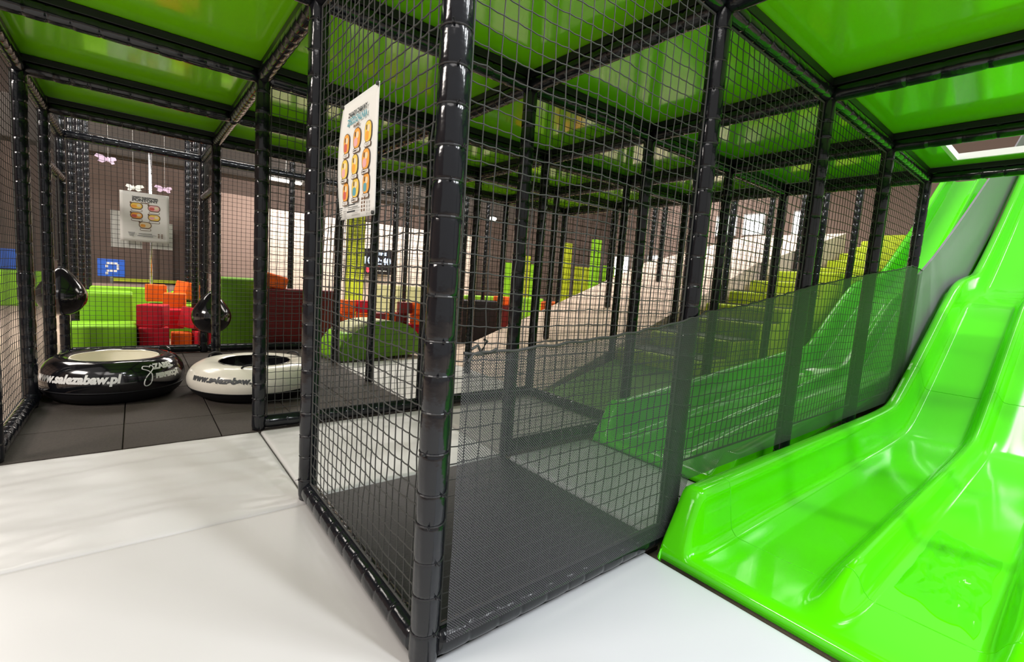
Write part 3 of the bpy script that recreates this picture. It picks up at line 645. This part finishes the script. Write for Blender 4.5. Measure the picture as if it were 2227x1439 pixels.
cubes = [(-.49, 6.20, .11, .30, 'red_foam', .12, 'pink red foam cube beside the lime box, bottom of its stack'), (-.48, 6.22, .395, .27, 'red_foam', -.35, 'pink red foam cube on top of the stack beside the lime box'),
         (-.19, 6.30, .065, .21, 'orange_foam', .05, 'orange foam cube on the floor between the pink cubes'), (.05, 6.25, .08, .22, 'red_foam', .2, 'pink foam cube on the floor below the punch ball'),
         (-.02, 6.42, .33, .27, 'red_foam', .75, 'tilted pink foam cube under the punch ball'), (-.28, 6.75, .30, .26, 'red_foam', .1, 'red foam cube in the shade behind the orange floor cube'),
         (-.22, 7.02, .50, .26, 'orange_foam', -.1, 'orange foam cube resting behind the punch ball'), (-.42, 7.45, .60, .24, 'orange_foam', .05, 'orange foam cube on the lime box, left one'),
         (-.03, 7.55, .635, .25, 'orange_foam', .6, 'orange foam cube on the lime box, tilted right one')]
for (x, y, z, s, mt, rz, lab) in cubes: block('foam_cube', lab, (x, y, z), (s, s, s), mt, rz, .06 if 'tilted' in lab else 0, .25 if 'tilted' in lab else 0, 'foam cube', 'foam cubes', .015)
block('padded_wall', 'dark wine red padded partition behind the white ring', (1.12, 5.93, Z0 + .43), (1.0, .16, .86), 'wine', cat='padded wall')
block('foam_cube', 'orange foam wedge peeking over the wine red partition', (.84, 5.95, .90), (.30, .16, .19), 'orange_foam', 0, 0, .25, 'foam cube', 'foam cubes', .04)
# heap of red and orange cubes further right: every cube its own
rnd = random.Random(5); nth = 0
for col_ in range(11):
    for lay in range(3):
        x = 1.80 + col_ * .265 + rnd.uniform(-.01, .01); y = 7.2 + rnd.uniform(-.12, .12) + .08 * (lay % 2); z = Z0 + .107 + .213 * lay
        if lay == 2 and col_ in (1, 4, 5): continue
        nth += 1
        block('foam_cube', 'red or orange foam cube in the long heap behind the lime arch', (x, y, z), (.23, .23, .21), rnd.choice(('red_foam', 'orange_foam', 'orange_foam', 'wine')) if lay else rnd.choice(('wine', 'red_foam')), rnd.uniform(-.12, .12), 0, 0, 'foam cube', 'heap of foam cubes', .012)
# arch
def arch(label, cx, cy, w, dep, h, rz):
    root = thing('foam_arch', label, 'foam arch', (cx, cy, 0), (0, 0, rz)); n = 36
    poly = [(w / 2 * math.cos(PI * k / n), 0, h * math.sin(PI * k / n) ** .8) for k in range(n + 1)]
    for y in (-dep / 2, dep / 2 - .01):
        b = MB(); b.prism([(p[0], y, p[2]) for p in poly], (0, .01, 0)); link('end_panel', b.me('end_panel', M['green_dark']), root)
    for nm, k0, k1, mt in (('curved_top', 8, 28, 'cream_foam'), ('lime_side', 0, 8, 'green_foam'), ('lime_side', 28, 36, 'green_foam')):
        vs = []; fs = []
        for p in poly[k0:k1 + 1]: vs += [(p[0] * 1.002, -dep / 2 + .01, p[2] * 1.002), (p[0] * 1.002, dep / 2 - .01, p[2] * 1.002)]
        for k in range(k1 - k0): fs.append((2 * k, 2 * k + 2, 2 * k + 3, 2 * k + 1))
        o = link(nm, mesh(nm, vs, fs, M[mt], True), root, 'pale curved top' if nm == 'curved_top' else 'lime curved side'); solid(o, .006)
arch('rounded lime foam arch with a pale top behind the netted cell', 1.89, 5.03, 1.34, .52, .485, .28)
block('foam_block', 'dark padded box right of the arches, beside the foreground post', (4.25, 6.2, Z0 + .39), (1.02, .4, .78), 'black_matt', bev=.02)
block('foam_block', 'wine red padded box below the lime strip, right of the dark box', (5.05, 6.25, Z0 + .35), (.54, .4, .70), 'wine', bev=.02)
block('foam_cube', 'orange foam cube lying on top of the wine red box', (5.0, 6.25, .735), (.26, .26, .17), 'orange_foam', .4, cat='foam cube', group='foam cubes', bev=.02)
block('foam_block', 'orange foam block beside the beige ramp, seen between two posts', (5.55, 5.3, .375), (.5, .35, .85), 'orange_foam', .2, 0, 0, 'foam block', None, .04)
block('foam_block', 'lime foam strip behind the orange cubes', (5.75, 7.2, .36), (2.2, .3, .82), 'green_foam', bev=.02)

# ------------------------------------------------------------------ beige ramp and green steps
RA = .37
def rz_(x): return RA * (x - 2.65) if x < 7.2 else RA * 4.55 + .24 * (x - 7.2)
b = MB(); poly = [(2.62, 2.43, -.045), (11.2, 2.43, -.045), (11.2, 2.43, rz_(11.2)), (7.2, 2.43, rz_(7.2)), (2.65, 2.43, .0), (2.62, 2.43, -.012)]
b.prism(poly, (0, 2.12, 0)); rp = link('climbing_ramp', b.me('climbing_ramp', M['ramp'], bevel=.004), None, 'long beige climbing ramp rising to the right behind the nets', 'ramp')
b = MB(); b.box((5.0, 2.424, .42), (4.7, .008, .06), 0, Matrix.Rotation(-math.atan(RA), 3, 'Y')); link('edge_strip', b.me('edge_strip', M['black_matt']), rp, 'dark edge strip')
pad('floor_mat', 1.25, 2.61, 2.43, 4.55, .049, M['mat_white'], 'pale floor mat between the rubber floor and the foot of the beige ramp', amp=.004)
ST = thing('foam_staircase', 'yellow green padded staircase rising to the right behind the dark screen', 'staircase', (2.52, 1.82, -.045))
b = MB(); b.prism([(0, -.51, 0), (1.2, -.51, 0), (1.2, -.51, .36), (0, -.51, .03)], (0, 1.02, 0)); link('entry_wedge', b.me('entry_wedge', M['green_dark']), ST, 'grass green sloping entry')
for k in range(13):
    L = 1.9 if k == 6 else .62; b = MB(); x = 1.19 + k * .62 + (1.28 if k > 6 else 0); z = .50 + .19 * k
    b.box((x + L / 2 + .02, 0, z / 2), (L, 1.02, z)); link('step', b.me('step', M['step'], True, .03, 3), ST)
    b = MB(); b.box((x + L / 2 + .06, 0, z + .006), (L - .1, .96, .012)); link('tread_shade', b.me('tread_shade', M['tread_shade']), ST, 'dark band standing in for shade between steps')  # thin dark slab; its colour stands for the shade between steps
# ------------------------------------------------------------------ hall background
def panel(name, label, c, d, mt, cat, group=None, rz=0, bev=0.): 
    b = MB(); b.box((0, 0, 0), d); return link(name, b.me(name, M[mt], bevel=bev), None, label, cat, group, None, c, (0, 0, rz))
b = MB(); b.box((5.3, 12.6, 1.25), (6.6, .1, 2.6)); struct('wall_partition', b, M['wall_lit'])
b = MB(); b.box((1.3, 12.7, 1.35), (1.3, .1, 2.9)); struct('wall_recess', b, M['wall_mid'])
SG = thing('wall_sign', 'small blue sign with a white dashed symbol on the dark wall', 'sign', (-1.02, 11.2, .84))
b = MB(); b.box((0, 0, 0), (.42, .02, .34)); link('board', b.me('board', M['blue'], bevel=.004), SG)
b = MB()
for (x, z, w, h) in ((-.05, .09, .05, .04), (.01, .09, .05, .04), (.07, .09, .05, .04), (.10, .05, .04, .05), (.10, -.01, .04, .05), (.06, -.06, .05, .04), (0, -.06, .05, .04), (-.055, -.06, .04, .04), (-.07, -.11, .04, .05), (-.07, .03, .04, .05)): b.box((x, -.012, z), (w, .004, h))
link('symbol', b.me('symbol', M['print_w']), SG)
b = MB(); b.box((-1.02, 11.24, .35), (.05, .05, .8)); link('post', b.me('post', M['steel']), SG).location = -Vector(SG.location)
def butterfly(label, c, s, mt, rx, rz):
    root = thing('paper_butterfly', label, 'butterfly', c, (rx, 0, rz), 'paper butterflies')
    for sx in (-1, 1):
        pl_ = [(0, 0, .0), (sx * .35, 0, .32), (sx * .8, 0, .38), (sx * .95, 0, .12), (sx * .6, 0, -.04), (sx * .72, 0, -.3), (sx * .4, 0, -.42), (0, 0, -.12)]
        b = MB(); b.prism([(p[0] * s, abs(p[0]) * s * .4, p[2] * s) for p in pl_], (0, .004, 0)); link('wing', b.me('wing', M[mt]), root)
    b = MB(); b.tube([(0, 0, -.25 * s), (0, 0, .2 * s)], .012 * s / .15, 6, cap=True); link('body', b.me('body', M[mt]), root)
    b = MB(); b.tube([(0, 0, .2 * s), (0, 0, 5.96 - c[2])], .0015, 3); link('thread', b.me('thread', M['print_w']), root)
butterfly('lilac paper butterfly hanging furthest left above the dark wall', (-.95, 8.4, 2.52), .15, 'butter_p', 0, .5)
butterfly('pale green paper butterfly hanging left above the square rules sheet', (-.66, 8.4, 2.16), .13, 'butter_w', 0, -.4)
butterfly('lilac white paper butterfly hanging right above the square rules sheet', (-.27, 8.4, 2.20), .13, 'butter_p', 0, .3)
butterfly('white paper butterfly half hidden by the padded posts', (.22, 8.4, 2.06), .12, 'butter_w', 0, .2)
panel('notice_board', 'white board behind the square rules sheet, left one', (-.72, 5.735, 1.40), (.27, .015, .40), 'paper', 'notice board', 'white boards')
panel('notice_board', 'white board behind the square rules sheet, right one', (-.40, 5.735, 1.36), (.19, .015, .30), 'paper', 'notice board', 'white boards')
b = MB(); b.tube([(-.46, 8.0, -.05), (-.46, 8.0, 2.72)], .022, 10, cap=True); link('steel_pole', b.me('steel_pole', M['steel'], True), None, 'shiny thin pole behind the square rules sheet', 'pole')
panel('rail_band', 'thin yellow green rail along the foot of the dark back wall', (.4, 13.36, .52), (2.9, .06, .07), 'yellow', 'rail')
panel('low_wall', 'dark low wall with a pale top in front of the back wall', (-.2, 10.6, .25), (3.2, .2, .62), 'wall_mid', 'low wall')
panel('lime_bank', 'lime padded bank far away at the left edge', (-3.6, 12.6, .3), (3.6, .5, .7), 'green_foam', 'padded bank', bev=.03)
panel('blue_sign', 'pale blue sign far away at the left edge, above the lime bank', (-2.75, 13.47, .86), (.30, .05, .42), 'blue', 'sign', bev=.004)
for k, x in enumerate((.55, .95, 1.45)): panel('door_leaf', 'dark door in the brown back wall, %s' % ('left one', 'middle one', 'right one')[k], (x - .6, 13.42, .9), (.26, .06, 1.8), 'wall', 'door', 'dark doors', bev=.004)
TV = thing('wall_screen', 'dark wall screen with glowing white numbers, right of the yellow green panel', 'screen', (4.95, 12.35, 1.42))
b = MB(); b.box((0, 0, 0), (.92, .06, .72)); link('housing', b.me('housing', M['screen'], bevel=.008), TV)
for txt, sz, x, z, mt in (('TIME', .12, .12, .24, 'glow'), ('10', .28, -.32, .02, 'glow'), ('2:40', .28, .16, .02, 'glow'), ('• • • • • •', .10, .1, -.26, 'print_w'), ('♥', .14, -.3, -.26, 'glow_red'), ('—', .2, -.06, -.12, 'glow_red')):
    o = link('display_text', text_me(txt, sz, M[mt], .003, offset=.006), TV); o.location = (x, -.036, z); o.rotation_euler = (PI / 2, 0, 0)
panel('lime_column', 'tall yellow green panel standing left of the wall screen', (3.78, 11.0, 1.35), (.42, .2, 2.9), 'yellow', 'panel', bev=.01)
panel('counter', 'pale counter below the wall screen', (5.3, 11.6, .35), (1.5, .4, .85), 'cream_foam', 'counter', bev=.02)
for k, (x, y, z, w, h) in enumerate(((6.05, 10.4, 1.05, .5, .8), (7.5, 9.4, 1.2, .26, .9), (8.2, 9.4, 1.4, .26, 1.0), (9.2, 10.2, 1.1, .5, 1.2), (10.4, 10.0, 1.5, .4, 2.0), (11.4, 9.6, 1.6, .34, 2.2), (11.9, 10.5, 1.2, .9, 1.2), (13.2, 10.5, 1.2, .5, 1.5), (14.6, 9.5, 1.0, .5, 1.5))):
    z1 = z + h / 2; z = (z1 - .05) / 2; h = z1 + .05
    panel('padded_column', 'lime padded column far behind the nets, number %s counting from the wall screen rightwards' % ('one', 'two', 'three', 'four', 'five', 'six', 'seven', 'eight', 'nine')[k], (x, y, z), (w, .16, h), 'green_foam' if k % 2 else 'yellow', 'column', 'far lime columns', bev=.01)
# windows in the right wall
for n_, (y0, y1, z0, z1) in enumerate(((7.75, 8.5, 3.45, 4.15), (6.75, 7.45, 3.45, 4.15), (5.15, 5.75, 3.40, 4.15), (5.15, 5.75, 3.08, 3.34), (13.1, 13.35, 1.75, 2.6), (12.55, 12.85, 1.75, 2.65), (12.0, 12.3, 1.8, 2.65), (10.9, 11.5, 2.0, 2.45), (10.9, 11.5, 2.52, 2.66))):
    b = MB(); b.box((16.98, (y0 + y1) / 2, (z0 + z1) / 2), (.03, y1 - y0, z1 - z0)); w = struct('window_%d' % (n_ + 1), b, M['window'])
    b = MB(); fw = .04
    for (a0, a1, c0, c1) in ((y0 - fw, y1 + fw, z1, z1 + fw), (y0 - fw, y1 + fw, z0 - fw, z0), (y0 - fw, y0, z0, z1), (y1, y1 + fw, z0, z1)): b.box((16.97, (a0 + a1) / 2, (c0 + c1) / 2), (.06, a1 - a0, c1 - c0))
    link('window_frame', b.me('window_frame', M['frame']), w)
# hanging lamps and strip lights seen through the nets
for (x, y, z, lab) in ((5.9, 8.0, 2.55, 'round warm hanging lamp among the far posts, left one'), (7.3, 8.6, 2.5, 'small round hanging lamp among the far posts, right one')):
    root = thing('hanging_lamp', lab, 'lamp', (x, y, z), group='hanging lamps'); b = MB(); b.lathe([(.001, -.05), (.07, -.04), (.1, 0), (.09, .03), (.001, .05)], 20); link('diffuser', b.me('diffuser', M['lamp'], True), root)
    b = MB(); b.tube([(0, 0, .05), (0, 0, 5.96 - z)], .006, 5); link('cord', b.me('cord', M['sleeve']), root)
root = thing('strip_light', 'bright strip light above the pink wall, left of the rules banner', 'lamp', (1.90, 10.1, 2.93)); b = MB(); b.box((0, 0, 0), (.62, .1, .06)); link('diffuser', b.me('diffuser', M['lamp']), root); b = MB(); b.box((0, 0, .06), (.7, .14, .06)); b.box((0, 0, 1.55), (.02, .02, 3.0)); link('housing', b.me('housing', M['frame']), root)
b = MB(); b.box((3.2, 10.6, 3.25), (12, .5, .7)); link('duct', b.me('duct', M['ceil'], bevel=.02), None, 'long dark duct above the pink back wall', 'duct')
